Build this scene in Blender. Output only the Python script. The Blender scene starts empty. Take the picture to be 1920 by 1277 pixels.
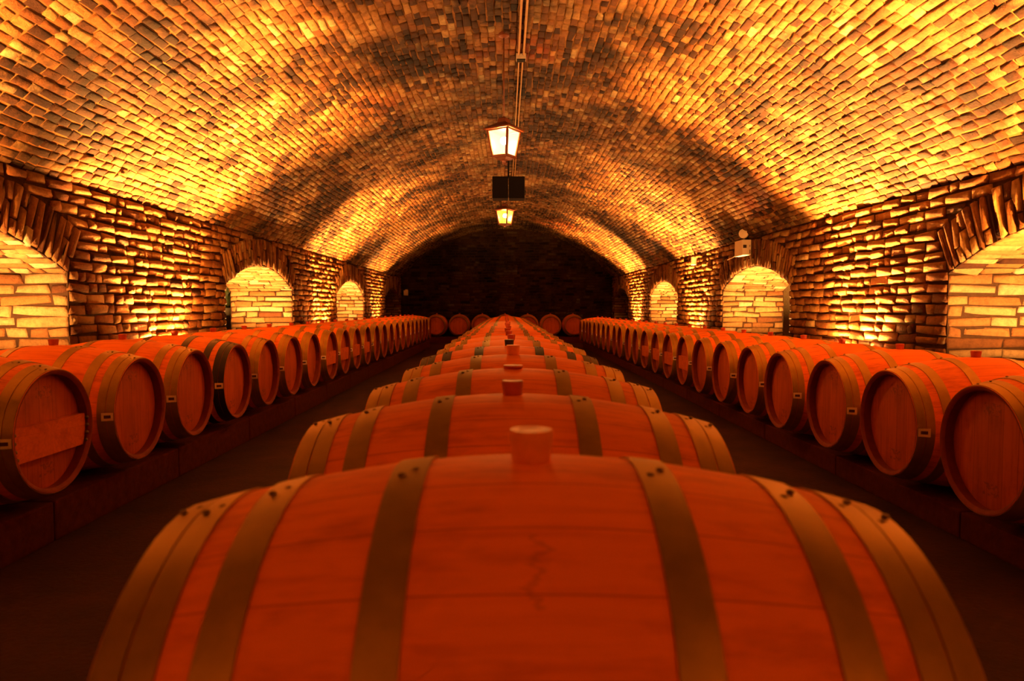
import bpy, bmesh, math, random
import numpy as np
from mathutils import Vector, Matrix

random.seed(7)
rng = np.random.default_rng(7)
S = bpy.context.scene
COL = S.collection
R = math.radians

# ------------------------------------------------------------------ camera, world, exposure
CAM_X, CAM_Z = -0.04, 1.10
cam_data = bpy.data.cameras.new('camera')
cam = bpy.data.objects.new('camera', cam_data)
COL.objects.link(cam)
cam_data.sensor_width = 36.0
cam_data.lens = 24.75
cam.location = (CAM_X, 0.0, CAM_Z)
cam.rotation_euler = (R(90 - 2.667), 0.0, R(-0.52))
cam_data.clip_start = 0.05
cam_data.dof.use_dof = True
cam_data.dof.focus_distance = 7.5
cam_data.dof.aperture_fstop = 4.0
S.camera = cam

world = bpy.data.worlds.new('world')
S.world = world
world.use_nodes = True
world.node_tree.nodes['Background'].inputs[0].default_value = (0, 0, 0, 1)
world.node_tree.nodes['Background'].inputs[1].default_value = 0.0

S.view_settings.view_transform = 'Standard'
S.view_settings.look = 'None'
S.view_settings.exposure = 0.25
S.view_settings.gamma = 1.0
S.view_settings.use_curve_mapping = False
S.cycles.max_bounces = 8
S.cycles.diffuse_bounces = 5
S.cycles.sample_clamp_indirect = 6.0

# hall layout (metres): x across, y along, z up
WX = 3.5                       # half width of the hall
ZS = CAM_Z + 0.99              # springline
CROWN = CAM_Z + 2.60
Y_NEAR, Y_END = -6.0, 23.3
VR = (WX ** 2 + (CROWN - ZS) ** 2) / (2 * (CROWN - ZS))
VZ = CROWN - VR
VA = math.asin(WX / VR)
NICHES = [4.235, 10.10, 15.83, 21.58]
NH = 1.375                     # half width of a niche
SPR = CAM_Z + 0.275            # spring of a niche arch
RISE = 0.315
AR = (NH ** 2 + RISE ** 2) / (2 * RISE)
AZ = SPR + RISE - AR
AA = math.asin(NH / AR)
VL = 0.38                      # voussoir length
PIERS = [-2.8, 2.55, 7.17, 12.97, 18.70]  # first entry: unseen lamps added behind the camera to brighten the near barrel fronts
BAXIS = CAM_Z - 0.556          # barrel axis height
PLINTH = BAXIS - 0.352
PLINTH_R = PLINTH - 0.058     # the right curb is a little lower

UP_COL = (1.0, 0.35, 0.065)
NICHE_COL = (1.0, 0.44, 0.13)
LAMP_COL = (1.0, 0.30, 0.03)
UP_W, NICHE_W, WASH_W, LAMP_E = 14500.0, 1050.0, 350.0, 9000.0


# how each uplight is turned along the hall, and its strength
UP_AIM = {-1: [(.1, .55), (.45, .36), (-.10, 1.0), (.25, .8), (0, .4)], 1: [(.1, .55), (.6, .75), (-.25, 1.1), (0, .8), (.15, .8)]}


def spot(name, loc, direction, watts, colour, angle, blend, radius):
    l = bpy.data.lights.new(name, 'SPOT')
    l.energy, l.color = watts, colour
    l.spot_size, l.spot_blend, l.shadow_soft_size = R(angle), blend, radius
    o = bpy.data.objects.new(name, l)
    COL.objects.link(o)
    o.location = loc
    o.rotation_euler = Vector(direction).to_track_quat('-Z', 'Y').to_euler()
    return o


for sx in (-1, 1):
    for y, (ty, pw) in zip(PIERS, UP_AIM[sx]):      # uplights standing behind the barrels at the foot of each pier; first set unseen, added behind the camera
        for fan in (-.26, .26):
            spot('uplight', (sx * 3.37, y + fan * .4, 0.25), (-sx * 0.15, ty + fan, 1), UP_W * pw, UP_COL, 56, 1.0, 0.06)
        spot('wall_wash', (sx * 3.14, y, 0.42), (-sx * 0.1, 0, 1), WASH_W * min(1, pw), UP_COL, 150, 0.6, 0.06)
    for y in NICHES[:3]:      # uplights on the floor of each arched opening
        spot('niche_light', (sx * 3.92, y, 0.42), (0, 0, 1), NICHE_W, NICHE_COL, 165, 0.4, 0.06)

# ------------------------------------------------------------------ helpers


def link(o, parent=None):
    COL.objects.link(o)
    if parent is not None:
        o.parent = parent
    return o


def tag(o, label, cat, group=None, kind=None):
    if label:
        o['label'] = label
    if cat:
        o['category'] = cat
    if group:
        o['group'] = group
    if kind:
        o['kind'] = kind
    return o


def empty(name, loc, rotz=0.0):
    o = bpy.data.objects.new(name, None)
    o.empty_display_size = 0.1
    o.location = loc
    o.rotation_euler = (0, 0, rotz)
    return link(o)


def mesh_from(name, verts, faces, mats, mi=None, smooth=True, tint=None):
    me = bpy.data.meshes.new(name)
    me.from_pydata([tuple(v) for v in verts], [], [tuple(f) for f in faces])
    for m in mats:
        me.materials.append(m)
    if mi is not None:
        me.polygons.foreach_set('material_index', np.asarray(mi, dtype=np.int32))
    sm = np.full(len(me.polygons), smooth, dtype=bool) if isinstance(smooth, bool) else np.asarray(smooth, dtype=bool)
    me.polygons.foreach_set('use_smooth', sm)
    if tint is not None:
        a = me.attributes.new('tint', 'FLOAT', 'FACE')
        a.data.foreach_set('value', np.asarray(tint, dtype=np.float32))
    me.update()
    return me


def bm_obj(name, bm, mats, parent=None, smooth=False, angle=None):
    me = bpy.data.meshes.new(name)
    bmesh.ops.recalc_face_normals(bm, faces=bm.faces)
    bm.to_mesh(me)
    bm.free()
    if not isinstance(mats, (list, tuple)):
        mats = [mats]
    for m in mats:
        me.materials.append(m)
    if smooth:
        me.polygons.foreach_set('use_smooth', np.ones(len(me.polygons), dtype=bool))
        if angle:
            me.set_sharp_from_angle(angle=R(angle))
    return link(bpy.data.objects.new(name, me), parent)


def add_box(bm, x0, x1, y0, y1, z0, z1, bevel=0.0, mat=0, M=None):
    vs = [bm.verts.new((x, y, z)) for x in (x0, x1) for y in (y0, y1) for z in (z0, z1)]
    idx = [(0, 1, 3, 2), (4, 6, 7, 5), (0, 4, 5, 1), (2, 3, 7, 6), (0, 2, 6, 4), (1, 5, 7, 3)]
    fs = [bm.faces.new([vs[i] for i in f]) for f in idx]
    for f in fs:
        f.material_index = mat
    if bevel:
        es = list({e for f in fs for e in f.edges})
        r = bmesh.ops.bevel(bm, geom=es, offset=bevel, segments=2, affect='EDGES', profile=0.6)
        for f in r['faces']:
            f.material_index = mat
        vs = list({v for f in r['faces'] for v in f.verts} | {v for v in vs if v.is_valid})
    if M is not None:
        bmesh.ops.transform(bm, matrix=M, verts=[v for v in vs if v.is_valid])
    return vs


def add_tube(bm, pts, rad, n=10, mat=0, cap=True):
    pts = [Vector(p) for p in pts]
    rings = []
    for i, p in enumerate(pts):
        d = (pts[min(i + 1, len(pts) - 1)] - pts[max(i - 1, 0)]).normalized()
        a = d.orthogonal().normalized() if abs(d.z) < 0.95 else Vector((1, 0, 0))
        a = (a - d * a.dot(d)).normalized()
        b = d.cross(a)
        r = rad[i] if isinstance(rad, (list, tuple)) else rad
        rings.append([bm.verts.new(p + (a * math.cos(t) + b * math.sin(t)) * r) for t in [2 * math.pi * k / n for k in range(n)]])
    for i in range(len(rings) - 1):
        for k in range(n):
            f = bm.faces.new((rings[i][k], rings[i][(k + 1) % n], rings[i + 1][(k + 1) % n], rings[i + 1][k]))
            f.material_index = mat
    if cap:
        for rg in (rings[0], rings[-1]):
            f = bm.faces.new(rg)
            f.material_index = mat


# lathe about the local x axis: profile = [(x, r)]
def add_lathe_x(bm, prof, n=56, closed=False, mat=0):
    rings = []
    for x, r in prof:
        rings.append([bm.verts.new((x, r * math.sin(2 * math.pi * k / n), r * math.cos(2 * math.pi * k / n))) for k in range(n)])
    m = len(rings)
    for i in range(m if closed else m - 1):
        a, b = rings[i], rings[(i + 1) % m]
        for k in range(n):
            f = bm.faces.new((a[k], a[(k + 1) % n], b[(k + 1) % n], b[k]))
            f.material_index = mat
    return rings


# ------------------------------------------------------------------ materials
class NT:
    def __init__(self, name):
        self.m = bpy.data.materials.new(name)
        self.m.use_nodes = True
        self.t = self.m.node_tree
        self.b = self.t.nodes['Principled BSDF']

    def n(self, typ, **kw):
        nd = self.t.nodes.new(typ)
        for k, v in kw.items():
            setattr(nd, k, v)
        return nd

    def l(self, a, b):
        self.t.links.new(a, b)

    def val(self, op, a, b=None, clamp=False):
        nd = self.n('ShaderNodeMath', operation=op, use_clamp=clamp)
        for i, v in enumerate((a, b)):
            if v is None:
                continue
            if isinstance(v, (int, float)):
                nd.inputs[i].default_value = v
            else:
                self.l(v, nd.inputs[i])
        return nd.outputs[0]

    def noise(self, vec, scale, detail=4, rough=0.6):
        nd = self.n('ShaderNodeTexNoise')
        nd.inputs['Scale'].default_value = scale
        nd.inputs['Detail'].default_value = detail
        nd.inputs['Roughness'].default_value = rough
        if vec is not None:
            self.l(vec, nd.inputs['Vector'])
        return nd.outputs['Fac']

    def ramp(self, fac, stops):
        nd = self.n('ShaderNodeValToRGB')
        el = nd.color_ramp.elements
        while len(el) < len(stops):
            el.new(0.5)
        for e, (p, c) in zip(el, stops):
            e.position = p
            e.color = (*c, 1) if len(c) == 3 else c
        self.l(fac, nd.inputs[0])
        return nd.outputs[0]

    def mix(self, fac, a, b, blend='MIX'):
        nd = self.n('ShaderNodeMix', data_type='RGBA', blend_type=blend)
        for i, v in ((0, fac), (6, a), (7, b)):
            if isinstance(v, (int, float)):
                nd.inputs[i].default_value = v
            elif isinstance(v, tuple):
                nd.inputs[i].default_value = (*v, 1)
            else:
                self.l(v, nd.inputs[i])
        return nd.outputs[2]

    def scaled(self, vec, s):
        nd = self.n('ShaderNodeMapping')
        nd.inputs['Scale'].default_value = s
        self.l(vec, nd.inputs[0])
        return nd.outputs[0]

    def bump(self, h, strength, dist):
        nd = self.n('ShaderNodeBump')
        nd.inputs['Strength'].default_value = strength
        nd.inputs['Distance'].default_value = dist
        self.l(h, nd.inputs['Height'])
        self.l(nd.outputs[0], self.b.inputs['Normal'])

    def base(self, c, rough=0.6, metal=0.0, spec=0.5):
        if isinstance(c, tuple):
            self.b.inputs['Base Color'].default_value = (*c, 1)
        else:
            self.l(c, self.b.inputs['Base Color'])
        if isinstance(rough, (int, float)):
            self.b.inputs['Roughness'].default_value = rough
        else:
            self.l(rough, self.b.inputs['Roughness'])
        self.b.inputs['Metallic'].default_value = metal
        self.b.inputs['Specular IOR Level'].default_value = spec
        return self.m


def brick_mat(name, dark=1.0, soot=0.5):
    k = NT(name)
    geo = k.n('ShaderNodeNewGeometry').outputs['Position']
    att = k.n('ShaderNodeAttribute', attribute_name='tint').outputs['Fac']
    c = k.ramp(att, [(0.0, (.07, .024, .008)), (0.16, (.22, .085, .025)), (0.38, (.46, .20, .055)),
                     (0.62, (.62, .35, .12)), (0.86, (.78, .54, .24)), (1.0, (.88, .72, .42))])
    n1 = k.noise(geo, 26, 5, 0.65)
    c = k.mix(0.75, c, k.ramp(n1, [(0.25, (.55, .48, .42)), (0.55, (1, 1, 1)), (0.8, (1.15, 1.1, 1.0))]), 'MULTIPLY')
    n2 = k.noise(geo, 0.9, 5, 0.7)
    st = k.ramp(n2, [(0.41, (.13, .10, .09)), (0.56, (1, 1, 1))])
    c = k.mix(soot, c, st, 'MULTIPLY')
    n4 = k.noise(k.scaled(geo, (1, 1, 1)), 0.45, 4, 0.65)
    rd = k.ramp(n4, [(0.60, (1, 1, 1)), (0.70, (.80, .38, .28))])
    c = k.mix(soot, c, rd, 'MULTIPLY')
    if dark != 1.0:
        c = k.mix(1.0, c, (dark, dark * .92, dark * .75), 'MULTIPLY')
    n3 = k.noise(geo, 55, 6, 0.7)
    k.bump(n3, 0.9, 0.012)
    return k.base(c, 0.9, 0, 0.2)


def mortar_mat(name, col):
    k = NT(name)
    geo = k.n('ShaderNodeNewGeometry').outputs['Position']
    n1 = k.noise(geo, 18, 5, 0.7)
    c = k.ramp(n1, [(0.3, tuple(v * .55 for v in col)), (0.7, col)])
    k.bump(n1, 0.8, 0.01)
    return k.base(c, 0.95, 0, 0.1)


def wood_mat(name, col, dark, stained=False):
    """staves run along local x, seams around the axis (axis at z = 0.352)"""
    k = NT(name)
    obj = k.n('ShaderNodeTexCoord').outputs['Object']
    rnd = k.n('ShaderNodeObjectInfo').outputs['Random']
    sep = k.n('ShaderNodeSeparateXYZ')
    k.l(obj, sep.inputs[0])
    ang = k.val('ARCTAN2', sep.outputs[1], k.val('SUBTRACT', sep.outputs[2], 0.352))
    st = k.val('ADD', k.val('MULTIPLY', ang, 26 / (2 * math.pi)), k.val('MULTIPLY', rnd, 7.0))
    cell = k.val('FLOOR', st)
    fr = k.val('FRACT', st)
    seam = k.val('LESS_THAN', k.val('ABSOLUTE', k.val('SUBTRACT', fr, 0.5)), 0.485)
    wn = k.n('ShaderNodeTexWhiteNoise', noise_dimensions='2D')
    cmb = k.n('ShaderNodeCombineXYZ')
    k.l(cell, cmb.inputs[0]); k.l(rnd, cmb.inputs[1])
    k.l(cmb.outputs[0], wn.inputs[0])
    vec = k.n('ShaderNodeVectorMath', operation='ADD')
    k.l(k.scaled(obj, (1.6, 30, 30)), vec.inputs[0])
    k.l(wn.outputs['Color'], vec.inputs[1])
    g = k.noise(vec.outputs[0], 2.0, 6, 0.6)
    c = k.ramp(g, [(0.25, dark), (0.5, col), (0.8, tuple(min(1, v * 1.12) for v in col))])
    c = k.mix(0.35, c, k.ramp(wn.outputs['Value'], [(0, (.74, .68, .66)), (1, (1.06, 1.04, 1.0))]), 'MULTIPLY')
    seamc = k.n('ShaderNodeMix', data_type='RGBA')
    k.l(seam, seamc.inputs[0])
    seamc.inputs[6].default_value = (*[v * .85 for v in dark], 1)
    k.l(c, seamc.inputs[7])
    c = seamc.outputs[2]
    bl = k.noise(k.scaled(obj, (2.2, 6, 6)), 2.4, 4, 0.6)
    c = k.mix(0.6, c, k.ramp(bl, [(0.33, (.62, .55, .52)), (0.5, (1, 1, 1))]), 'MULTIPLY')
    if stained:
        # dark dried drip down the front stave below the bung
        wob = k.noise(k.scaled(obj, (1, 5, 5)), 9.0, 4, 0.7)
        xx = k.val('ABSOLUTE', k.val('SUBTRACT', sep.outputs[0], k.val('MULTIPLY', k.val('SUBTRACT', wob, 0.5), 0.10)))
        w = k.val('LESS_THAN', xx, 0.005)
        za = k.val('MULTIPLY', k.val('GREATER_THAN', sep.outputs[2], 0.600), k.val('LESS_THAN', sep.outputs[2], 0.655))
        f = k.val('MULTIPLY', k.val('MULTIPLY', w, za), k.val('LESS_THAN', sep.outputs[1], -0.02))
        c = k.mix(k.val('MULTIPLY', f, 0.22), c, (.12, .03, .01))
    k.bump(g, 0.15, 0.004)
    return k.base(c, 0.62, 0, 0.3)


def head_mat(name, col, dark):
    """planks stand upright: seams across local y; stamp smudges near top and bottom"""
    k = NT(name)
    obj = k.n('ShaderNodeTexCoord').outputs['Object']
    rnd = k.n('ShaderNodeObjectInfo').outputs['Random']
    sep = k.n('ShaderNodeSeparateXYZ')
    k.l(obj, sep.inputs[0])
    st = k.val('ADD', k.val('MULTIPLY', sep.outputs[1], 11.0), k.val('MULTIPLY', rnd, 5.0))
    fr = k.val('FRACT', st)
    seam = k.val('LESS_THAN', k.val('ABSOLUTE', k.val('SUBTRACT', fr, 0.5)), 0.488)
    wn = k.n('ShaderNodeTexWhiteNoise', noise_dimensions='2D')
    cmb = k.n('ShaderNodeCombineXYZ')
    k.l(k.val('FLOOR', st), cmb.inputs[0]); k.l(rnd, cmb.inputs[1])
    k.l(cmb.outputs[0], wn.inputs[0])
    vec = k.n('ShaderNodeVectorMath', operation='ADD')
    k.l(k.scaled(obj, (20, 26, 2.0)), vec.inputs[0]); k.l(wn.outputs['Color'], vec.inputs[1])
    g = k.noise(vec.outputs[0], 2.0, 6, 0.6)
    c = k.ramp(g, [(0.25, dark), (0.55, col)])
    c = k.mix(0.5, c, k.ramp(wn.outputs['Value'], [(0, (.72, .66, .64)), (1, (1.08, 1.06, 1.0))]), 'MULTIPLY')
    c2 = k.n('ShaderNodeMix', data_type='RGBA')
    k.l(seam, c2.inputs[0]); c2.inputs[6].default_value = (*[v * .5 for v in dark], 1); k.l(c, c2.inputs[7])
    c = c2.outputs[2]
    # branded stamps
    ns = k.noise(k.scaled(obj, (1, 1, 1)), 60, 3, 0.6)
    dz = k.val('ABSOLUTE', k.val('SUBTRACT', k.val('ABSOLUTE', k.val('SUBTRACT', sep.outputs[2], 0.352)), 0.175))
    m = k.val('MULTIPLY', k.val('LESS_THAN', dz, 0.028), k.val('LESS_THAN', k.val('ABSOLUTE', sep.outputs[1]), 0.055))
    m = k.val('MULTIPLY', m, k.val('GREATER_THAN', ns, 0.53))
    c = k.mix(k.val('MULTIPLY', m, 0.55), c, (.13, .035, .012))
    bl = k.noise(obj, 9, 4, 0.6)
    c = k.mix(0.5, c, k.ramp(bl, [(0.33, (.6, .5, .46)), (0.5, (1, 1, 1))]), 'MULTIPLY')
    k.bump(g, 0.12, 0.004)
    return k.base(c, 0.6, 0, 0.3)


def hoop_mat(name, col, rough, metal):
    k = NT(name)
    obj = k.n('ShaderNodeTexCoord').outputs['Object']
    n1 = k.noise(obj, 14, 5, 0.65)
    c = k.ramp(n1, [(0.3, tuple(v * .72 for v in col)), (0.65, col)])
    r = k.val('ADD', k.val('MULTIPLY', n1, 0.25), rough - 0.12)
    return k.base(c, r, metal, 0.5)


def plain(name, col, rough=0.6, metal=0.0, spec=0.4, var=0.25, scale=20):
    k = NT(name)
    obj = k.n('ShaderNodeTexCoord').outputs['Object']
    n1 = k.noise(obj, scale, 4, 0.6)
    c = k.ramp(n1, [(0.3, tuple(v * (1 - var) for v in col)), (0.7, col)])
    return k.base(c, rough, metal, spec)


def emit_mat(name, col, e, strength):
    k = NT(name)
    k.base(col, 0.4)
    obj = k.n('ShaderNodeTexCoord').outputs['Object']
    k.b.inputs['Emission Color'].default_value = (*e, 1)
    k.b.inputs['Emission Strength'].default_value = strength
    return k.m


M_BRICK = brick_mat('brick_wall', 0.42, 0.35)
M_VAULT = brick_mat('brick_vault', 0.29, 1.0)
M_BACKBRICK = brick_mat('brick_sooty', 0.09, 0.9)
M_MORTAR = mortar_mat('mortar', (.04, .019, .007))
M_VMORTAR = mortar_mat('vault_mortar', (.17, .08, .024))
M_WOOD = wood_mat('oak_staves', (.94, .245, .004), (.76, .17, .003))
M_WOODS = wood_mat('oak_staves_dripped', (.94, .245, .004), (.76, .17, .003), True)
M_HEAD = head_mat('oak_head', (.46, .088, .006), (.30, .050, .004))
M_CHIME = plain('oak_chime', (.24, .042, .004), 0.7, 0, 0.2)
M_HOOP = hoop_mat('galvanised_hoop', (.40, .24, .022), 0.40, 0.5)
M_BLACK = hoop_mat('black_hoop', (.03, .025, .022), 0.45, 0.3)
M_RIVET = plain('rivet_steel', (.20, .13, .05), 0.5, 0.6)
M_BUNG = plain('silicone_bung', (.55, .085, .008), 0.5)
M_BUNGP = plain('pale_bung', (.98, .33, .05), 0.5)
M_STICK = plain('paper_sticker', (.85, .72, .52), 0.7, 0, 0.2, 0.08)
M_PRINT = plain('sticker_print', (.10, .04, .03), 0.7, 0, 0.2)
M_BAR = wood_mat('oak_crossbar', (.62, .125, .008), (.5, .095, .006))
M_IRON = plain('lantern_iron', (.13, .03, .007), 0.5, 0.3)
M_BULB = emit_mat('lit_bulb', (.9, .8, .6), (1.0, .36, .06), LAMP_E)


def glass_mat(name, e, strength, clear):
    k = NT(name)
    k.base((.03, .022, .012), 0.4)
    k.b.inputs['Emission Color'].default_value = (*e, 1)
    k.b.inputs['Emission Strength'].default_value = strength
    tr = k.n('ShaderNodeBsdfTransparent')
    mx = k.n('ShaderNodeMixShader')
    mx.inputs[0].default_value = clear
    k.l(k.b.outputs[0], mx.inputs[1]); k.l(tr.outputs[0], mx.inputs[2])
    k.l(mx.outputs[0], k.t.nodes['Material Output'].inputs['Surface'])
    return k.m


M_GLASS = glass_mat('lit_frosted_glass', (1.0, .86, .55), 1.1, .45)
M_GLASS2 = glass_mat('lit_amber_glass', (1.0, .54, .02), 1.3, .45)
M_PIPE = plain('conduit_steel', (.30, .16, .045), 0.45, 0.3)
M_BOXM = plain('grey_box', (.40, .33, .22), 0.6)
M_BLK = plain('black_plastic', (.003, .002, .002), 0.7, 0, 0.1)
M_WHITE = plain('white_plastic', (.86, .80, .66), 0.45, 0, 0.4, 0.06)
M_DARK = plain('dark_window', (.05, .03, .02), 0.3)


def floor_mat():
    k = NT('floor_concrete')
    geo = k.n('ShaderNodeNewGeometry').outputs['Position']
    n1 = k.noise(geo, 3.0, 6, 0.7)
    n2 = k.noise(geo, 40, 4, 0.7)
    c = k.ramp(n1, [(0.3, (.018, .004, .001)), (0.7, (.052, .012, .003))])
    c = k.mix(0.6, c, k.ramp(n2, [(0.3, (.5, .45, .42)), (0.65, (1.1, 1, 1))]), 'MULTIPLY')
    k.bump(n2, 0.5, 0.01)
    return k.base(c, 0.85, 0, 0.25)


M_FLOOR = floor_mat()
M_PLINTH = mortar_mat('plinth_concrete', (.085, .015, .003))
M_PLASTER = mortar_mat('passage_plaster', (.20, .13, .05))

# ------------------------------------------------------------------ bricks
NV, FT = 13, None
TEMPLATE = []
for i in range(4):
    j = (i + 1) % 4
    TEMPLATE.append((i, j, 4 + j, 4 + i))
    TEMPLATE.append((4 + i, 4 + j, 8 + j, 8 + i))
    TEMPLATE.append((8 + i, 8 + j, 12, 12))       # triangle (last repeated)


class Bricks:
    """collects brick boxes: centre on the wall plane, u length axis, v height axis, n outward"""
    def __init__(self):
        self.rows = []

    def add(self, c, u, v, n, lu, lv, h, tint, taper=1.0):
        self.rows.append((c, u, v, n, lu, lv, h, tint, taper))

    def build(self, jit=0.004, ch=0.011, tilt=0.05):
        m = len(self.rows)
        C = np.array([r[0] for r in self.rows], float)
        U = np.array([r[1] for r in self.rows], float)
        V = np.array([r[2] for r in self.rows], float)
        N = np.array([r[3] for r in self.rows], float)
        lu, lv, h, t, tp = [np.array([r[i] for r in self.rows], float)[:, None] for i in (4, 5, 6, 7, 8)]
        # small random tilt
        a = rng.normal(0, 0.018, (m, 1))
        U2 = U + V * a + N * rng.normal(0, 0.02, (m, 1))
        V2 = V - U * a + N * rng.normal(0, tilt, (m, 1))
        sg = [(-1, -1), (1, -1), (1, 1), (-1, 1)]
        out = np.zeros((m, NV, 3))
        for q, (a_, b_) in enumerate(sg):
            ju = rng.normal(0, jit, (m, 1)); jv = rng.normal(0, jit, (m, 1))
            k = tp if b_ > 0 else 1.0
            pu = a_ * (lu / 2) * k + ju
            pv = b_ * (lv / 2) + jv
            out[:, q] = C + U2 * pu + V2 * pv - N * 0.02
            out[:, 4 + q] = C + U2 * pu + V2 * pv + N * np.maximum(h - ch, 0.002)
            out[:, 8 + q] = C + U2 * (pu - a_ * ch * 1.3 * (1 + rng.normal(0, .3, (m, 1)))) + V2 * (pv - b_ * ch * (1 + rng.normal(0, .3, (m, 1)))) + N * (h + rng.normal(0, 0.002, (m, 1)))
        out[:, 12] = C + U2 * rng.normal(0, 0.02, (m, 1)) + N * (h + rng.normal(0.002, 0.003, (m, 1)))
        verts = out.reshape(-1, 3)
        faces = []
        for i in range(m):
            o = i * NV
            for f in TEMPLATE:
                faces.append(tuple(o + x for x in (f if f[2] != f[3] else f[:3])))
        tint = np.repeat(t[:, 0], len(TEMPLATE))
        return verts, faces, tint


def rand_tint(bright=0.0, spread=0.20):
    t = random.gauss(0.52 + bright, spread)
    return min(1.0, max(0.0, t))


def fill(length, lo, hi, gap):
    """split a run into bricks: list of (centre, length)"""
    out, p = [], 0.0
    while p < length - 0.05:
        l = random.uniform(lo, hi)
        if random.random() < 0.28:
            l *= 0.5
        if p + l > length - 0.06:
            l = length - p
        out.append((p + l / 2, l - gap))
        p += l
    return out


COURSE = 0.0866
GAP = 0.016


def make_wall(side, name, label):
    s = -1 if side == 'left' else 1
    X = s * WX
    n = (-s, 0, 0)
    B = Bricks()
    # hall face
    nc = int(round(ZS / COURSE))
    cz = ZS / nc
    for k in range(nc):
        z = (k + 0.5) * cz
        if z < 0.45:
            continue
        ex = []
        for yc in NICHES:
            if z < SPR:
                w = NH
            elif z < SPR + VL * math.cos(AA):
                w = NH + (z - SPR) * math.tan(AA)
            else:
                q = (AR + VL) ** 2 - (z - AZ) ** 2
                w = math.sqrt(q) if q > 0 else 0
            if w > 0:
                ex.append((yc - w, yc + w))
        p = -0.6 + random.uniform(0, .2)
        runs = []
        for a, b in ex + [(Y_END, Y_END)]:
            if a > p:
                runs.append((p, a))
            p = b
        for a, b in runs:
            for c, l in fill(b - a, 0.20, 0.33, GAP):
                hh = random.gauss(0.022, 0.006)
                if random.random() < 0.04:
                    hh = 0.004
                B.add((X, a + c, z + random.gauss(0, .003)), (0, 1, 0), (0, 0, 1), n, l, cz - GAP * random.uniform(.8, 1.3), max(hh, .003), rand_tint(-.06))
    # openings
    for yc in NICHES:
        # voussoirs
        nv = 36
        for i in range(nv):
            a = -AA + (i + 0.5) * 2 * AA / nv
            d = Vector((0, math.sin(a), math.cos(a)))
            t = Vector((0, math.cos(a), -math.sin(a)))
            w = 2 * AA / nv * AR
            parts = [(0.0, VL)] if random.random() < .45 else [(0.0, VL * (.33 if i % 2 else .62)), (VL * (.33 if i % 2 else .62), VL)]
            for p0, p1 in parts:
                rm = AR + (p0 + p1) / 2
                c = Vector((X, yc, AZ)) + d * rm
                B.add(tuple(c), tuple(t), tuple(d), n, w * (rm / AR) - 0.020, (p1 - p0) - 0.012, max(.008, random.gauss(0.024, 0.006)), rand_tint(-.04))
        # jambs
        nj = int(round(SPR / COURSE))
        cj = SPR / nj
        for e in (-1, 1):
            for k in range(nj):
                z = (k + .5) * cj
                if z < 0.2:
                    continue
                for c, l in fill(1.0, 0.22, 0.46, GAP):
                    B.add((X + s * c, yc + e * NH, z), (s, 0, 0), (0, 0, 1), (0, -e, 0), l, cj - GAP, max(.004, random.gauss(0.014, 0.005)), rand_tint(.12))
        # soffit
        ns = 34
        for i in range(ns):
            a = -AA + (i + 0.5) * 2 * AA / ns
            d = (0, math.sin(a), math.cos(a))
            t = (0, math.cos(a), -math.sin(a))
            cc = Vector((X, yc, AZ)) + Vector(d) * AR
            for c, l in fill(1.0, 0.2, 0.36, 0.012):
                B.add((cc.x + s * c, cc.y, cc.z), (s, 0, 0), t, (0, -d[1], -d[2]), l, 2 * AA / ns * AR - 0.014, max(.004, random.gauss(.014, .004)), rand_tint(.16))
    V, F, T = B.build(.006, .015, .04)
    V = [tuple(v) for v in V]
    MI = [1] * len(F)
    T = list(T)
    # mortar body: piers and the solid above each opening
    XB = X + s * 1.0

    def quad(*p):
        o = len(V)
        V.extend(p)
        F.append(tuple(range(o, o + len(p))))
        MI.append(0)
        T.append(0.5)
    edges = [Y_NEAR]
    for yc in NICHES:
        edges += [yc - NH, yc + NH]
    edges.append(Y_END)
    for i in range(0, len(edges), 2):
        a, b = edges[i], edges[i + 1]
        quad((X, a, 0), (X, b, 0), (X, b, ZS), (X, a, ZS))
        quad((XB, a, 0), (XB, b, 0), (XB, b, ZS), (XB, a, ZS))
        quad((X, a, 0), (XB, a, 0), (XB, a, SPR), (X, a, SPR))
        quad((X, b, 0), (XB, b, 0), (XB, b, SPR), (X, b, SPR))
    for yc in NICHES:
        m = 16
        pts = [(yc + AR * math.sin(-AA + 2 * AA * i / m), AZ + AR * math.cos(-AA + 2 * AA * i / m)) for i in range(m + 1)]
        for (ya, za), (yb, zb) in zip(pts[:-1], pts[1:]):
            quad((X, ya, za), (X, yb, zb), (X, yb, ZS), (X, ya, ZS))
            quad((XB, ya, za), (XB, yb, zb), (XB, yb, ZS), (XB, ya, ZS))
            quad((X, ya, za), (XB, ya, za), (XB, yb, zb), (X, yb, zb))
    me = mesh_from(name, V, F, [M_MORTAR, M_BRICK], MI, [x == 1 for x in MI], T)
    o = link(bpy.data.objects.new(name, me))
    return tag(o, label, 'wall', None, 'structure')


make_wall('left', 'wall_left', 'rough brick side wall with arched lit openings behind the left barrels')
make_wall('right', 'wall_right', 'rough brick side wall with arched lit openings behind the right barrels')


def smooth_noise(seed, ny, na):
    g = np.random.default_rng(seed).random((ny + 2, na + 2))

    def f(u, v):
        a, b = int(u), int(v)
        p, q = u - a, v - b
        p, q = p * p * (3 - 2 * p), q * q * (3 - 2 * q)
        return (g[a, b] * (1 - p) + g[a + 1, b] * p) * (1 - q) + (g[a, b + 1] * (1 - p) + g[a + 1, b + 1] * p) * q
    return f


NS1, NS2 = smooth_noise(3, 40, 20), smooth_noise(5, 120, 50)


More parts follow.
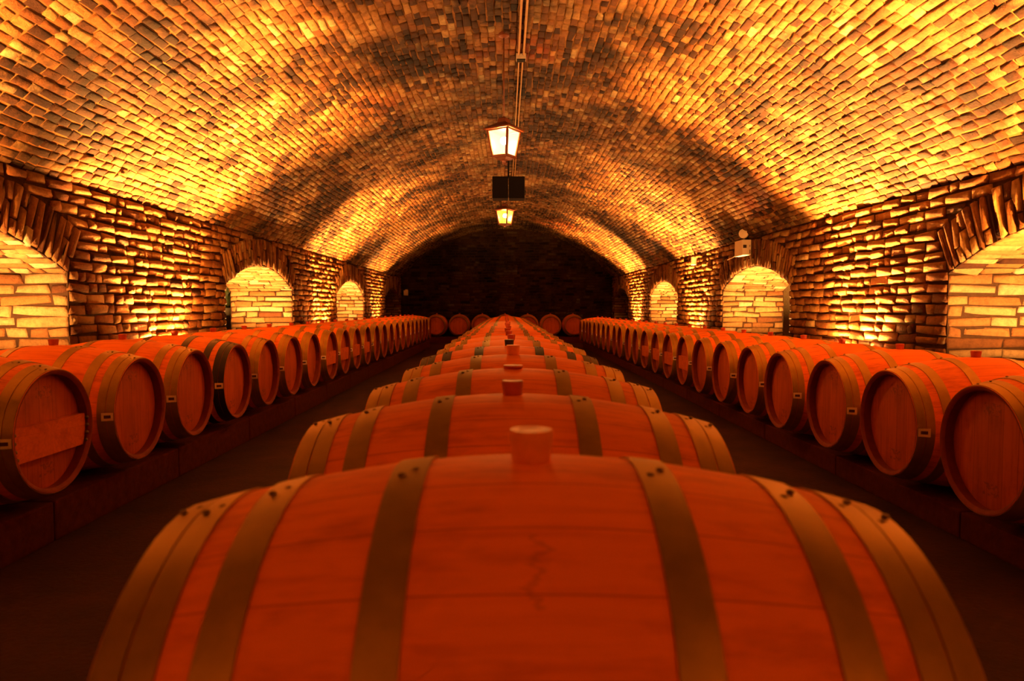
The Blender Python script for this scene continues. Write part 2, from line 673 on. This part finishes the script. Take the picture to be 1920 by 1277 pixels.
def make_vault():
    B = Bricks()
    nc = 114
    da = 2 * VA / nc
    for k in range(nc):
        p = -0.6 - random.uniform(0, .25)
        row_t = random.gauss(0, .03)
        while p < Y_END:
            l = random.uniform(.105, .165)
            if random.random() < .14:
                l = random.uniform(.19, .25)
            y = p + l / 2
            a = -VA + (k + .5) * da + 0.0016 * math.sin(y * 1.1 + k * .35) + 0.0012 * math.sin(y * .43 + 2)
            d = (math.sin(a), 0, math.cos(a))
            t = (math.cos(a), 0, -math.sin(a))
            h = max(.002, random.gauss(.009, .005))
            lw = da * VR
            ns = .55 * NS1((y + 1.2) / .75, (k / nc) * 16) + .45 * NS2((y + 1.2) / .28, (k / nc) * 44)
            dk = -.40 * max(0.0, min(1.0, (ns - .43) / .16)) if random.random() < .8 else 0.0
            if min(p + l, Y_END) - p > .05:
                B.add((VR * d[0], y, VZ + VR * d[2]), (0, 1, 0), t, (-d[0], 0, -d[2]), l - .011, lw - .012, h, rand_tint(row_t + .06 + dk, .22))
            p += l
    V, F, T = B.build(.0045, .008, .03)
    V = [tuple(v) for v in V]
    T = list(T)
    MI = [1] * len(F)
    m = 52
    for i in range(m):
        a0, a1 = -VA + 2 * VA * i / m, -VA + 2 * VA * (i + 1) / m
        o = len(V)
        r = VR + .003
        for yy in (Y_NEAR, -.55, Y_END):
            V += [(r * math.sin(a0), yy, VZ + r * math.cos(a0)), (r * math.sin(a1), yy, VZ + r * math.cos(a1))]
        F.append((o, o + 1, o + 3, o + 2)); MI.append(1); T.append(.6)
        F.append((o + 2, o + 3, o + 5, o + 4)); MI.append(0); T.append(.5)
    me = mesh_from('ceiling', V, F, [M_VMORTAR, M_VAULT], MI, True, T)
    tag(link(bpy.data.objects.new('ceiling', me)), 'brick barrel vault over the whole cellar', 'ceiling', None, 'structure')


make_vault()


def make_end_wall():
    B = Bricks()
    nc = 42
    cz = CROWN / nc
    for k in range(nc):
        z = (k + .5) * cz
        if z < .5:
            continue
        w = WX if z + cz < ZS else math.sqrt(max(0, VR ** 2 - (z + cz / 2 - VZ) ** 2))
        if w < .15:
            continue
        for c, l in fill(2 * w, .22, .34, GAP):
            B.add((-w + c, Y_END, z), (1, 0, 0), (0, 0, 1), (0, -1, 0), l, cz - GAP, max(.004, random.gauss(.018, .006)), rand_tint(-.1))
    # flat pilaster with a cap in the middle
    for k in range(22):
        z = .3 + (k + .5) * .085
        for c, l in fill(.50, .2, .3, GAP):
            B.add((-.25 + c, Y_END - .10, z), (1, 0, 0), (0, 0, 1), (0, -1, 0), l, .07, .016, rand_tint(.15))
    for k in range(4):
        z = 2.17 + (k + .5) * .085
        for c, l in fill(.70, .2, .3, GAP):
            B.add((-.35 + c, Y_END - .14, z), (1, 0, 0), (0, 0, 1), (0, -1, 0), l, .07, .018, rand_tint(.3))
    V, F, T = B.build()
    V = [tuple(v) for v in V]
    T = list(T); MI = [1] * len(F)

    def quad(*p):
        o = len(V); V.extend(p); F.append(tuple(range(o, o + len(p)))); MI.append(0); T.append(.5)
    pts = [(-WX, Y_END, 0), (WX, Y_END, 0)] + [(VR * math.sin(VA - 2 * VA * i / 40), Y_END, VZ + VR * math.cos(VA - 2 * VA * i / 40)) for i in range(41)]
    quad(*pts)
    for x0, x1, dd, z0, z1 in ((-.25, .25, .10, 0, 2.17), (-.35, .35, .14, 2.17, 2.51)):
        y = Y_END - dd
        quad((x0, y, z0), (x1, y, z0), (x1, y, z1), (x0, y, z1))
        quad((x0, y, z0), (x0, Y_END, z0), (x0, Y_END, z1), (x0, y, z1))
        quad((x1, y, z0), (x1, Y_END, z0), (x1, Y_END, z1), (x1, y, z1))
        quad((x0, y, z1), (x1, y, z1), (x1, Y_END, z1), (x0, Y_END, z1))
        quad((x0, y, z0), (x1, y, z0), (x1, Y_END, z0), (x0, Y_END, z0))
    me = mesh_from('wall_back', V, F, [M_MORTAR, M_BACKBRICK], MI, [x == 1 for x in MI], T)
    tag(link(bpy.data.objects.new('wall_back', me)), 'dark sooty brick end wall with a flat pilaster', 'wall', None, 'structure')
    # wall behind the camera closes the hall
    pts = [(-WX, Y_NEAR, 0), (WX, Y_NEAR, 0)] + [(VR * math.sin(VA - 2 * VA * i / 40), Y_NEAR, VZ + VR * math.cos(VA - 2 * VA * i / 40)) for i in range(41)]
    me = mesh_from('wall_front', pts, [tuple(range(len(pts)))], [M_BRICK], None, False, [.55])
    tag(link(bpy.data.objects.new('wall_front', me)), 'brick wall closing the near end of the cellar', 'wall', None, 'structure')


make_end_wall()

# floor, plinths, the passages beyond the openings
me = mesh_from('floor', [(-6.6, Y_NEAR, 0), (6.6, Y_NEAR, 0), (6.6, Y_END, 0), (-6.6, Y_END, 0)], [(0, 1, 2, 3)], [M_FLOOR], None, False)
tag(link(bpy.data.objects.new('floor', me)), 'dark concrete cellar floor', 'floor', None, 'structure')
for s, nm in ((-1, 'left'), (1, 'right')):
    xx = s * 6.5
    me = mesh_from('wall_passage_' + nm, [(xx, Y_NEAR, 0), (xx, Y_END, 0), (xx, Y_END, 2.6), (xx, Y_NEAR, 2.6)], [(0, 1, 2, 3)], [M_PLASTER], None, False)
    tag(link(bpy.data.objects.new('wall_passage_' + nm, me)), 'dark plastered wall seen beyond the %s openings' % nm, 'wall', None, 'structure')


def plinth(x0, x1, y0, y1, name, label, top=PLINTH):
    bm = bmesh.new()
    ax = (y1 - y0) > (x1 - x0)
    L = (y1 - y0) if ax else (x1 - x0)
    n = max(1, int(L / 1.2))
    for i in range(n):     # cast blocks with open joints
        a, b = i * L / n + .004, (i + 1) * L / n - .004
        if ax:
            add_box(bm, x0, x1, y0 + a, y0 + b, 0, top, .012)
        else:
            add_box(bm, x0 + a, x0 + b, y0, y1, 0, top, .012)
    o = bm_obj(name, bm, M_PLINTH)
    return tag(o, label, 'plinth', None, 'structure')


plinth(-3.06, -2.16, -.5, 19.7, 'trim_1', 'low concrete curb under the left row of barrels')
plinth(2.12, 2.98, -.5, 19.7, 'trim_2', 'low concrete curb under the right row of barrels', PLINTH_R)
plinth(-.30, .28, .2, 18.2, 'trim_3', 'low concrete curb under the middle row of barrels')
plinth(-2.65, 2.65, 22.0, 22.75, 'trim_4', 'low concrete curb under the barrels at the end wall')

# ------------------------------------------------------------------ barrels
BL, RB, RE = 0.475, 0.350, 0.276


def rad(x):
    return RB - (RB - RE) * (abs(x) / BL) ** 1.9


AX = 0.352


def shift_up(bm):
    bmesh.ops.translate(bm, verts=bm.verts, vec=(0, 0, AX))


def part_mesh(name, bm, mats, smooth=True, angle=35):
    bmesh.ops.recalc_face_normals(bm, faces=bm.faces)
    me = bpy.data.meshes.new(name)
    bm.to_mesh(me); bm.free()
    for m in (mats if isinstance(mats, (list, tuple)) else [mats]):
        me.materials.append(m)
    if smooth:
        me.polygons.foreach_set('use_smooth', np.ones(len(me.polygons), dtype=bool))
        me.set_sharp_from_angle(angle=R(angle))
    return me


def stave_mesh(mat):
    bm = bmesh.new()
    xs = [-BL + 2 * BL * i / 24 for i in range(25)]
    prof = [(x, rad(x)) for x in xs]
    inner = [(BL - .002, RE - .010), (BL - .012, RE - .020), (BL - .062, RE - .016)]
    prof = [(-x, r) for x, r in reversed(inner)] + prof + inner
    add_lathe_x(bm, prof, 64)
    for f in bm.faces:        # second, darker wood colour inside the chimes
        c = f.calc_center_median()
        if abs(c.x) > BL - .0625 and math.hypot(c.y, c.z) < RE - .004:
            f.material_index = 1
    shift_up(bm)
    return part_mesh('staves', bm, [mat, M_CHIME])


def head_mesh(sgn):
    bm = bmesh.new()
    r0 = RE - .0155
    rings = add_lathe_x(bm, [(sgn * (BL - .056), r0), (sgn * (BL - .053), r0 - .012)], 64)
    bm.faces.new(rings[1])
    shift_up(bm)
    return part_mesh('head', bm, M_HEAD)


def hoop_mesh(x0, x1, mat, ang):
    bm = bmesh.new()
    prof = []
    for i in range(5):
        x = x0 + (x1 - x0) * i / 4
        prof.append((x, rad(x) + .0035))
    low = [(x1, rad(x1) - .002), (x0, rad(x0) - .002)]
    add_lathe_x(bm, prof + low, 64, True)
    # lapped joint with two rivets
    xm = (x0 + x1) / 2
    for da, dx in ((-.028, -.008), (.028, .008)):
        a = ang + da
        r = rad(xm) + .004
        M = Matrix.Translation((xm + dx, r * math.sin(a), r * math.cos(a))) @ Matrix.Rotation(-a, 4, 'X') @ Matrix.Diagonal((1, 1, .55, 1))
        res = bmesh.ops.create_uvsphere(bm, u_segments=10, v_segments=6, radius=.0055, matrix=M)
        for f in {f for v in res['verts'] for f in v.link_faces}:
            f.material_index = 1
    # overlapped end of the strap
    shift_up(bm)
    return part_mesh('hoop', bm, [mat, M_RIVET])


HOOPS = [(.137, .184), (.308, .355), (.395, .433), (.436, .472)]
HANG = [.0, -.02, .03, -.05]


def hoop_set(mat):
    out = []
    for i, (a, b) in enumerate(HOOPS):
        out.append(hoop_mesh(a, b, mat, -.12 + HANG[i]))
        out.append(hoop_mesh(-b, -a, mat, -.12 - HANG[i]))
    return out


def bung_mesh(mat, r=.030, h=.042):
    bm = bmesh.new()
    n = 28
    z0 = RB - .006
    prof = [(r * .82, z0), (r * .86, z0 + .004), (r * 1.0, z0 + h), (r * .96, z0 + h + .005), (r * .55, z0 + h + .006), (r * .48, z0 + h + .005)]
    rings = [[bm.verts.new((q * math.cos(2 * math.pi * k / n), q * math.sin(2 * math.pi * k / n), z)) for k in range(n)] for q, z in prof]
    for a, b in zip(rings[:-1], rings[1:]):
        for k in range(n):
            bm.faces.new((a[k], a[(k + 1) % n], b[(k + 1) % n], b[k]))
    bm.faces.new(rings[-1]); bm.faces.new(rings[0])
    shift_up(bm)
    return part_mesh('bung', bm, mat)


def sticker_mesh(sx, sy):
    """small paper sticker on the outermost hoop, on the side sy, end sx"""
    bm = bmesh.new()
    xa, xb = .438, .470

    def patch(x0, x1, a0, a1, lift, mat):
        n = 5
        row = []
        for i in range(n + 1):
            a = a0 + (a1 - a0) * i / n
            row.append([bm.verts.new((sx * x, sy * (rad(x) + lift) * math.cos(a), (rad(x) + lift) * math.sin(a))) for x in (x0, x1)])
        for p, q in zip(row[:-1], row[1:]):
            f = bm.faces.new((p[0], p[1], q[1], q[0]))
            f.material_index = mat
    patch(xa - .022, xb, -.09, .055, .0052, 0)
    patch(xa - .010, xb - .011, -.045, .010, .0058, 1)
    shift_up(bm)
    return part_mesh('sticker', bm, [M_STICK, M_PRINT], False)


def crossbar_mesh(sx, hz=.075, z=-.03):
    bm = bmesh.new()
    t = RE - .027
    x0, x1 = BL - .053, BL - .020
    n = 8
    top, bot = [], []
    for zz, row in ((z + hz, top), (z - hz, bot)):
        w = math.sqrt(t * t - zz * zz)
        row += [(-w, zz), (w, zz)]
    side = [math.asin(zz / t) for zz in (z - hz, z + hz)]
    outline = [(t * math.cos(side[0] + (side[1] - side[0]) * i / n), t * math.sin(side[0] + (side[1] - side[0]) * i / n)) for i in range(n + 1)]
    outline += [(-y, zz) for y, zz in reversed(outline)]
    f = [bm.verts.new((sx * x1, y, zz)) for y, zz in outline]
    b = [bm.verts.new((sx * x0, y, zz)) for y, zz in outline]
    bm.faces.new(f); bm.faces.new(b)
    m = len(outline)
    for i in range(m):
        bm.faces.new((f[i], f[(i + 1) % m], b[(i + 1) % m], b[i]))
    shift_up(bm)
    return part_mesh('crossbar', bm, M_BAR, False)


def peg_mesh():
    bm = bmesh.new()
    bmesh.ops.create_uvsphere(bm, u_segments=10, v_segments=6, radius=.009)
    return part_mesh('peg', bm, M_RIVET)


ME = dict(staves=stave_mesh(M_WOOD), staves_drip=stave_mesh(M_WOODS), head_a=head_mesh(1), head_b=head_mesh(-1),
          hoops=hoop_set(M_HOOP), hoops_black=hoop_set(M_BLACK), bung=bung_mesh(M_BUNG, .026, .034), bung_pale=bung_mesh(M_BUNGP),
          bung_black=bung_mesh(M_BLACK, .026, .034), bung_flat=bung_mesh(M_BUNG, .034, .012),
          bar=crossbar_mesh(1), peg=peg_mesh())
STK = {(a, b): sticker_mesh(a, b) for a in (1, -1) for b in (1, -1)}
PROTO = {}


def proto_part(key, name, me):
    if key not in PROTO:
        PROTO[key] = bpy.data.objects.new(name, me)
        return PROTO[key]
    return PROTO[key].copy()


def barrel(x, y, rot, label, group, hoops='hoops', bung='bung', staves='staves', sticker=None, bar=False, pegs=False, z=None):
    root = empty('wine_barrel', (x, y, PLINTH if z is None else z), rot)
    tag(root, label, 'barrel', group)
    link(proto_part(staves, 'staves', ME[staves]), root)
    link(proto_part('head_a', 'head', ME['head_a']), root)
    link(proto_part('head_b', 'head', ME['head_b']), root)
    for i, me in enumerate(ME[hoops]):
        h = link(proto_part((hoops, i), 'hoop', me), root)
        if hoops == 'hoops_black':
            h['label'] = 'black hoop'
    b = link(proto_part(bung, 'bung', ME[bung]), root)
    if bung in ('bung_pale', 'bung_black'):
        b['label'] = 'pale orange bung' if bung == 'bung_pale' else 'black bung'
    if sticker:
        st = link(proto_part(('st', sticker), 'sticker', STK[sticker]), root)
        st['label'] = 'small white paper sticker'
    if bar:
        br = link(proto_part('bar', 'crossbar', ME['bar']), root)
        br['label'] = 'pale board across the head'
        if pegs:
            for e in (-1, 1):
                for i in range(4):
                    p = link(proto_part('peg', 'peg', ME['peg']), br)
                    zz = -.085 + i * .036
                    t = RE - .022
                    p.location = (BL - .014, e * math.sqrt(t * t - zz * zz), AX + zz)
    return root


ORD = ('first second third fourth fifth sixth seventh eighth ninth tenth eleventh twelfth thirteenth fourteenth fifteenth sixteenth '
       'seventeenth eighteenth nineteenth twentieth twenty-first twenty-second twenty-third twenty-fourth').split()
PITCH = .72

# middle row: axes across the hall
NC = 24
for k in range(NC):
    y = .95 + PITCH * k
    kw = {}
    lab = 'orange oak barrel in the middle row, %s from the camera' % ORD[k]
    if k == 0:
        kw = dict(bung='bung_pale', staves='staves_drip')
        lab = 'largest oak barrel, nearest of the middle row, pale bung and dark drip on its staves'
    elif k == 2:
        kw = dict(bung='bung_flat')
        lab = 'oak barrel with a low flat bung, third from the camera in the middle row'
    elif k == 3:
        kw = dict(bung='bung_pale')
        lab = 'oak barrel with a pale bung, fourth from the camera in the middle row'
    elif k == 4:
        kw = dict(bung='bung_black', hoops='hoops_black')
        lab = 'oak barrel with black hoops and black bung, fifth from the camera in the middle row'
    elif k == NC - 1:
        lab = 'oak barrel at the far end of the middle row, nearest the dark end wall'
    jx = 0.0 if k == 0 else random.gauss(0, .006)
    barrel((-.005 if k == 0 else -.016) + jx, y, R(random.gauss(0, .5)) if k else R(-.6), lab, 'wine barrels of the middle row', **kw)

# left row: heads face +x
NLEFT = 23
for k in range(NLEFT):
    kw = dict(sticker=(1, -1))
    lab = 'oak barrel in the row along the left wall, %s from the camera' % ORD[k]
    if k == 0:
        kw.update(bar=True, pegs=True)
        lab = 'nearest oak barrel of the left row, a pale board across its head'
    elif k == 3:
        kw.update(hoops='hoops_black')
        lab = 'oak barrel with black hoops, fourth from the camera in the left row'
    elif 7 <= k <= 10:
        kw.update(bar=True)
        lab = 'oak barrel with a board across its head, %s from the camera in the left row' % ORD[k]
    elif k == NLEFT - 1:
        lab = 'oak barrel at the far end of the row along the left wall'
    barrel(-2.072 - BL + random.gauss(0, .006), 3.18 + PITCH * k, R(random.gauss(0, .5)), lab, 'wine barrels of the left row', **kw)

# right row: heads face -x
NRIGHT = 23
for k in range(NRIGHT):
    kw = dict(sticker=(1, 1))
    lab = 'oak barrel in the row along the right wall, %s from the camera' % ORD[k]
    if k == 0:
        lab = 'nearest oak barrel of the right row, cut by the picture edge, with a plain head'
    elif 7 <= k <= 10:
        kw.update(bar=True)
        lab = 'oak barrel with a board across its head, %s from the camera in the right row' % ORD[k]
    elif k == NRIGHT - 1:
        lab = 'oak barrel at the far end of the row along the right wall'
    barrel(2.005 + BL + random.gauss(0, .006), 3.0 + .735 * k, math.pi + R(random.gauss(0, .5)), lab, 'wine barrels of the right row', z=PLINTH_R, **kw)

# cross row at the end wall: heads face the camera (-y)
END_LAB = ['dim oak barrel at the end wall, leftmost, partly hidden by the left row',
           'dim oak barrel at the end wall, second from the left row',
           'dim oak barrel at the end wall, just left of the middle row',
           'dim oak barrel at the end wall, peeping over the end of the middle row',
           'dim oak barrel at the end wall, just right of the middle row',
           'dim oak barrel at the end wall, second from the right row',
           'dim oak barrel at the end wall, rightmost, beside the right row']
for k in range(7):
    barrel(-.06 + (k - 3) * PITCH, 21.9 + BL, R(-90), END_LAB[k], 'wine barrels at the end wall')

# ------------------------------------------------------------------ lanterns


def crown_z(x):
    return VZ + math.sqrt(VR ** 2 - x ** 2)


def frustum_pts(w0, w1, z0, z1):
    a = [Vector((sx * w0, sy * w0, z0)) for sx, sy in ((-1, -1), (1, -1), (1, 1), (-1, 1))]
    b = [Vector((sx * w1, sy * w1, z1)) for sx, sy in ((-1, -1), (1, -1), (1, 1), (-1, 1))]
    return a, b


def lantern(x, y, z, rot, label, glass, scale=1.0):
    root = empty('pendant_lantern', (x, y, z), rot)
    tag(root, label, 'lantern', 'lanterns hanging along the crown')
    wb, wt, hgt = .078 * scale, .112 * scale, .235 * scale
    a, b = frustum_pts(wb, wt, 0, hgt)
    # four glass panes
    for i in range(4):
        j = (i + 1) % 4
        bm = bmesh.new()
        q = [a[i].lerp(a[j], .04), a[i].lerp(a[j], .96), b[i].lerp(b[j], .96), b[i].lerp(b[j], .04)]
        nrm = (q[1] - q[0]).cross(q[3] - q[0]).normalized()
        f = [bm.verts.new(p + nrm * .002) for p in q]
        g = [bm.verts.new(p - nrm * .002) for p in q]
        bm.faces.new(f); bm.faces.new(g)
        for k in range(4):
            bm.faces.new((f[k], f[(k + 1) % 4], g[(k + 1) % 4], g[k]))
        bm_obj('glass_pane', bm, glass, root)
    bm = bmesh.new()
    bmesh.ops.create_uvsphere(bm, u_segments=16, v_segments=10, radius=.035 * scale)
    bmesh.ops.translate(bm, verts=bm.verts, vec=(0, 0, hgt * .62))
    bm_obj('bulb', bm, M_BULB, root, True)
    # frame: corner bars and rims
    bm = bmesh.new()
    for i in range(4):
        j = (i + 1) % 4
        add_tube(bm, [a[i], b[i]], .0135 * scale, 8)
        add_tube(bm, [a[i], a[j]], .009 * scale, 6)
        add_tube(bm, [b[i], b[j]], .009 * scale, 6)
    bm_obj('frame', bm, M_IRON, root)
    # roof: brim and stepped cap
    bm = bmesh.new()
    lv = [(wt + .030 * scale, hgt + .004), (wt + .030 * scale, hgt + .018 * scale), (wt * .62, hgt + .065 * scale), (wt * .40, hgt + .080 * scale), (wt * .36, hgt + .115 * scale), (wt * .12, hgt + .135 * scale)]
    rg = [[bm.verts.new((sx * w, sy * w, zz)) for sx, sy in ((-1, -1), (1, -1), (1, 1), (-1, 1))] for w, zz in lv]
    for p, q in zip(rg[:-1], rg[1:]):
        for k in range(4):
            bm.faces.new((p[k], p[(k + 1) % 4], q[(k + 1) % 4], q[k]))
    bm.faces.new(rg[0]); bm.faces.new(rg[-1])
    bm_obj('roof', bm, M_IRON, root)
    # base tray with scalloped drop and finial
    bm = bmesh.new()
    add_box(bm, -wb - .012, wb + .012, -wb - .012, wb + .012, -.016, -.002, .004)
    lv = [(wb * .85, -.016), (wb * .55, -.036), (wb * .2, -.044), (wb * .12, -.06)]
    rg = [[bm.verts.new((sx * w, sy * w, zz)) for sx, sy in ((-1, -1), (1, -1), (1, 1), (-1, 1))] for w, zz in lv]
    for p, q in zip(rg[:-1], rg[1:]):
        for k in range(4):
            bm.faces.new((p[k], p[(k + 1) % 4], q[(k + 1) % 4], q[k]))
    bm.faces.new(rg[0]); bm.faces.new(rg[-1])
    bm_obj('base', bm, M_IRON, root)
    # rod to the crown, canopy plate
    top = crown_z(x) - z
    bm = bmesh.new()
    add_tube(bm, [(0, 0, hgt + .12 * scale), (0, 0, top - .01)], .005, 8)
    bm_obj('rod', bm, M_IRON, root, True)
    bm = bmesh.new()
    add_tube(bm, [(0, 0, top - .045), (0, 0, top - .03), (0, 0, top + .006)], [.02, .05, .055], 16)
    bm_obj('ceiling_plate', bm, M_IRON, root, True, 40)
    return root


lantern(-.055, 6.80, CAM_Z + 1.445, R(-33), 'larger lit iron lantern hanging from the crown, nearest the camera', M_GLASS)
lantern(-.05, 12.70, CAM_Z + 1.50, R(-30), 'smaller-looking lit iron lantern hanging before the dark end wall', M_GLASS2)

# ------------------------------------------------------------------ fixtures on the vault and walls


def pipe(x, y0, y1, r, label):
    bm = bmesh.new()
    z = crown_z(x) - .026
    add_tube(bm, [(x, y0, z), (x, (y0 + y1) / 2, z), (x, y1, z)], r, 10)
    o = bm_obj('conduit_pipe', bm, M_PIPE, None, True, 40)
    return tag(o, label, 'pipe', 'conduits along the crown')


pipe(.095, -1, 7.28, .0105, 'left of two thick steel conduits along the vault crown before the junction box')
pipe(.145, -1, 7.28, .0105, 'right of two thick steel conduits along the vault crown before the junction box')
pipe(.100, 7.42, 14.0, .007, 'left of two thin conduits running on along the crown past the junction box')
pipe(.140, 7.42, 14.0, .007, 'right of two thin conduits running on along the crown past the junction box')

root = empty('junction_box', (.12, 7.35, crown_z(.12) - .06))
tag(root, 'small square grey junction box on the vault crown, ahead of the first lantern', 'electrical box')
bm = bmesh.new(); add_box(bm, -.05, .05, -.05, .05, 0, .055, .006); bm_obj('box_body', bm, M_BOXM, root)
bm = bmesh.new(); add_box(bm, -.045, .045, -.045, .045, -.008, 0, .003); bm_obj('cover', bm, M_BLK, root)

root = empty('black_box', (.0, 9.8, CAM_Z + 1.49))
tag(root, 'black box hanging from the crown between the two lanterns', 'hanging box')
for e in (-1, 1):
    bm = bmesh.new()
    add_box(bm, min(e * .003, e * .222), max(e * .003, e * .222), -.12, .12, 0, .30, .012)
    bm_obj('housing', bm, M_BLK, root)
bm = bmesh.new()
add_tube(bm, [(0, 0, .29), (0, 0, crown_z(0) - CAM_Z - 1.49)], .012, 10)
add_box(bm, -.06, .06, -.04, .04, .295, .315, .004)
bm_obj('hanger', bm, M_BLK, root)

# emergency light on the right wall
root = empty('emergency_light', (WX - .002, 10.1, CAM_Z + .75))
tag(root, 'white emergency light box with a round lamp head, high on the right wall', 'emergency light')
bm = bmesh.new(); add_box(bm, -.15, -.02, -.0, .34, 0, .225, .010); bm_obj('housing', bm, M_WHITE, root)
bm = bmesh.new(); add_box(bm, -.138, -.088, -.004, .002, .105, .150, .002); bm_obj('display', bm, M_DARK, root)
bm = bmesh.new(); add_box(bm, -.045, -.035, -.004, .002, .025, .08, .001); add_box(bm, -.045, -.038, -.004, .002, .12, .15, .001); bm_obj('switch_slot', bm, M_DARK, root)
bm = bmesh.new()
add_box(bm, -.022, .004, .03, .30, .02, .20, .002)
bm_obj('backplate', bm, M_BOXM, root)
bm = bmesh.new()
prof = [(.035, .0), (.062, .012), (.070, .05), (.066, .075), (.045, .085), (.0, .088)]
ctr = Vector((-.11, .06, .315)); dr = Vector((-.45, -.75, .0)).normalized()
add_tube(bm, [ctr - dr * (.045 - d) for r_, d in prof], [max(r_, .002) for r_, d in prof], 20)
bm_obj('lamp_head', bm, M_WHITE, root, True, 40)
bm = bmesh.new(); add_tube(bm, [(-.09, .1, .22), (-.10, .09, .265), (-.105, .075, .30)], .012, 8); bm_obj('bracket', bm, M_BOXM, root)

bm = bmesh.new()
pts = [(WX - .11, 10.43, CAM_Z + .835), (WX - .06, 10.62, CAM_Z + .80), (WX - .035, 10.85, CAM_Z + .775), (WX - .030, 11.15, CAM_Z + .755)]
add_tube(bm, pts, .007, 8)
tag(bm_obj('wall_cable', bm, M_WHITE, None, True), 'thin pale cable running from the emergency light box along the right wall', 'cable')

root = empty('wall_box', (WX, 13.05, CAM_Z + .79))
tag(root, 'small pale box high on the right wall, between second and third arches', 'electrical box')
bm = bmesh.new(); add_box(bm, -.10, .004, -.04, .04, 0, .15, .006); bm_obj('housing', bm, M_WHITE, root)
bm = bmesh.new(); add_tube(bm, [(-.05, 0, .145), (-.05, 0, .17)], .018, 8); bm_obj('gland', bm, M_BOXM, root)

root = empty('wall_box', (-3.32, Y_END, CAM_Z + .40))
tag(root, 'tiny white box on the dark end wall near its left corner', 'electrical box')
bm = bmesh.new(); add_box(bm, -.07, .07, -.11, .004, 0, .17, .006); bm_obj('housing', bm, M_WHITE, root)
bm = bmesh.new(); add_box(bm, -.02, .06, -.09, -.02, .165, .20, .004); bm_obj('cap', bm, M_WHITE, root)

# plant beyond the left second opening
M_LEAF = plain('leaf_green', (.16, .22, .04), 0.5)
M_POT = plain('pale_pot', (.75, .68, .42), 0.6)
M_STAND = plain('dark_stand', (.07, .045, .025), 0.6)
root = empty('potted_plant', (-5.15, 13.02, 0))
tag(root, 'potted green plant on a dark stand seen through the second left arch', 'plant')
bm = bmesh.new(); add_box(bm, -.22, .22, -.16, .16, 0, .96, .01); bm_obj('stand', bm, M_STAND, root)
bm = bmesh.new(); add_tube(bm, [(0, 0, .96), (0, 0, .985), (0, 0, 1.08), (0, 0, 1.10)], [.16, .18, .21, .22], 20); bm_obj('pot', bm, M_POT, root, True, 40)
bm = bmesh.new()
for i in range(26):
    a = random.uniform(0, 2 * math.pi); h = random.uniform(.22, .42); o_ = random.uniform(.06, .22)
    p0 = Vector((.05 * math.cos(a), .05 * math.sin(a), 1.09))
    p1 = p0 + Vector((o_ * .4 * math.cos(a), o_ * .4 * math.sin(a), h * .7))
    p2 = p0 + Vector((o_ * math.cos(a), o_ * math.sin(a), h))
    sd = Vector((-math.sin(a), math.cos(a), 0)) * .028
    vs = [bm.verts.new(p) for p in (p0 - sd * .3, p0 + sd * .3, p1 + sd, p2, p1 - sd)]
    bm.faces.new(vs)
bm_obj('leaves', bm, M_LEAF, root)
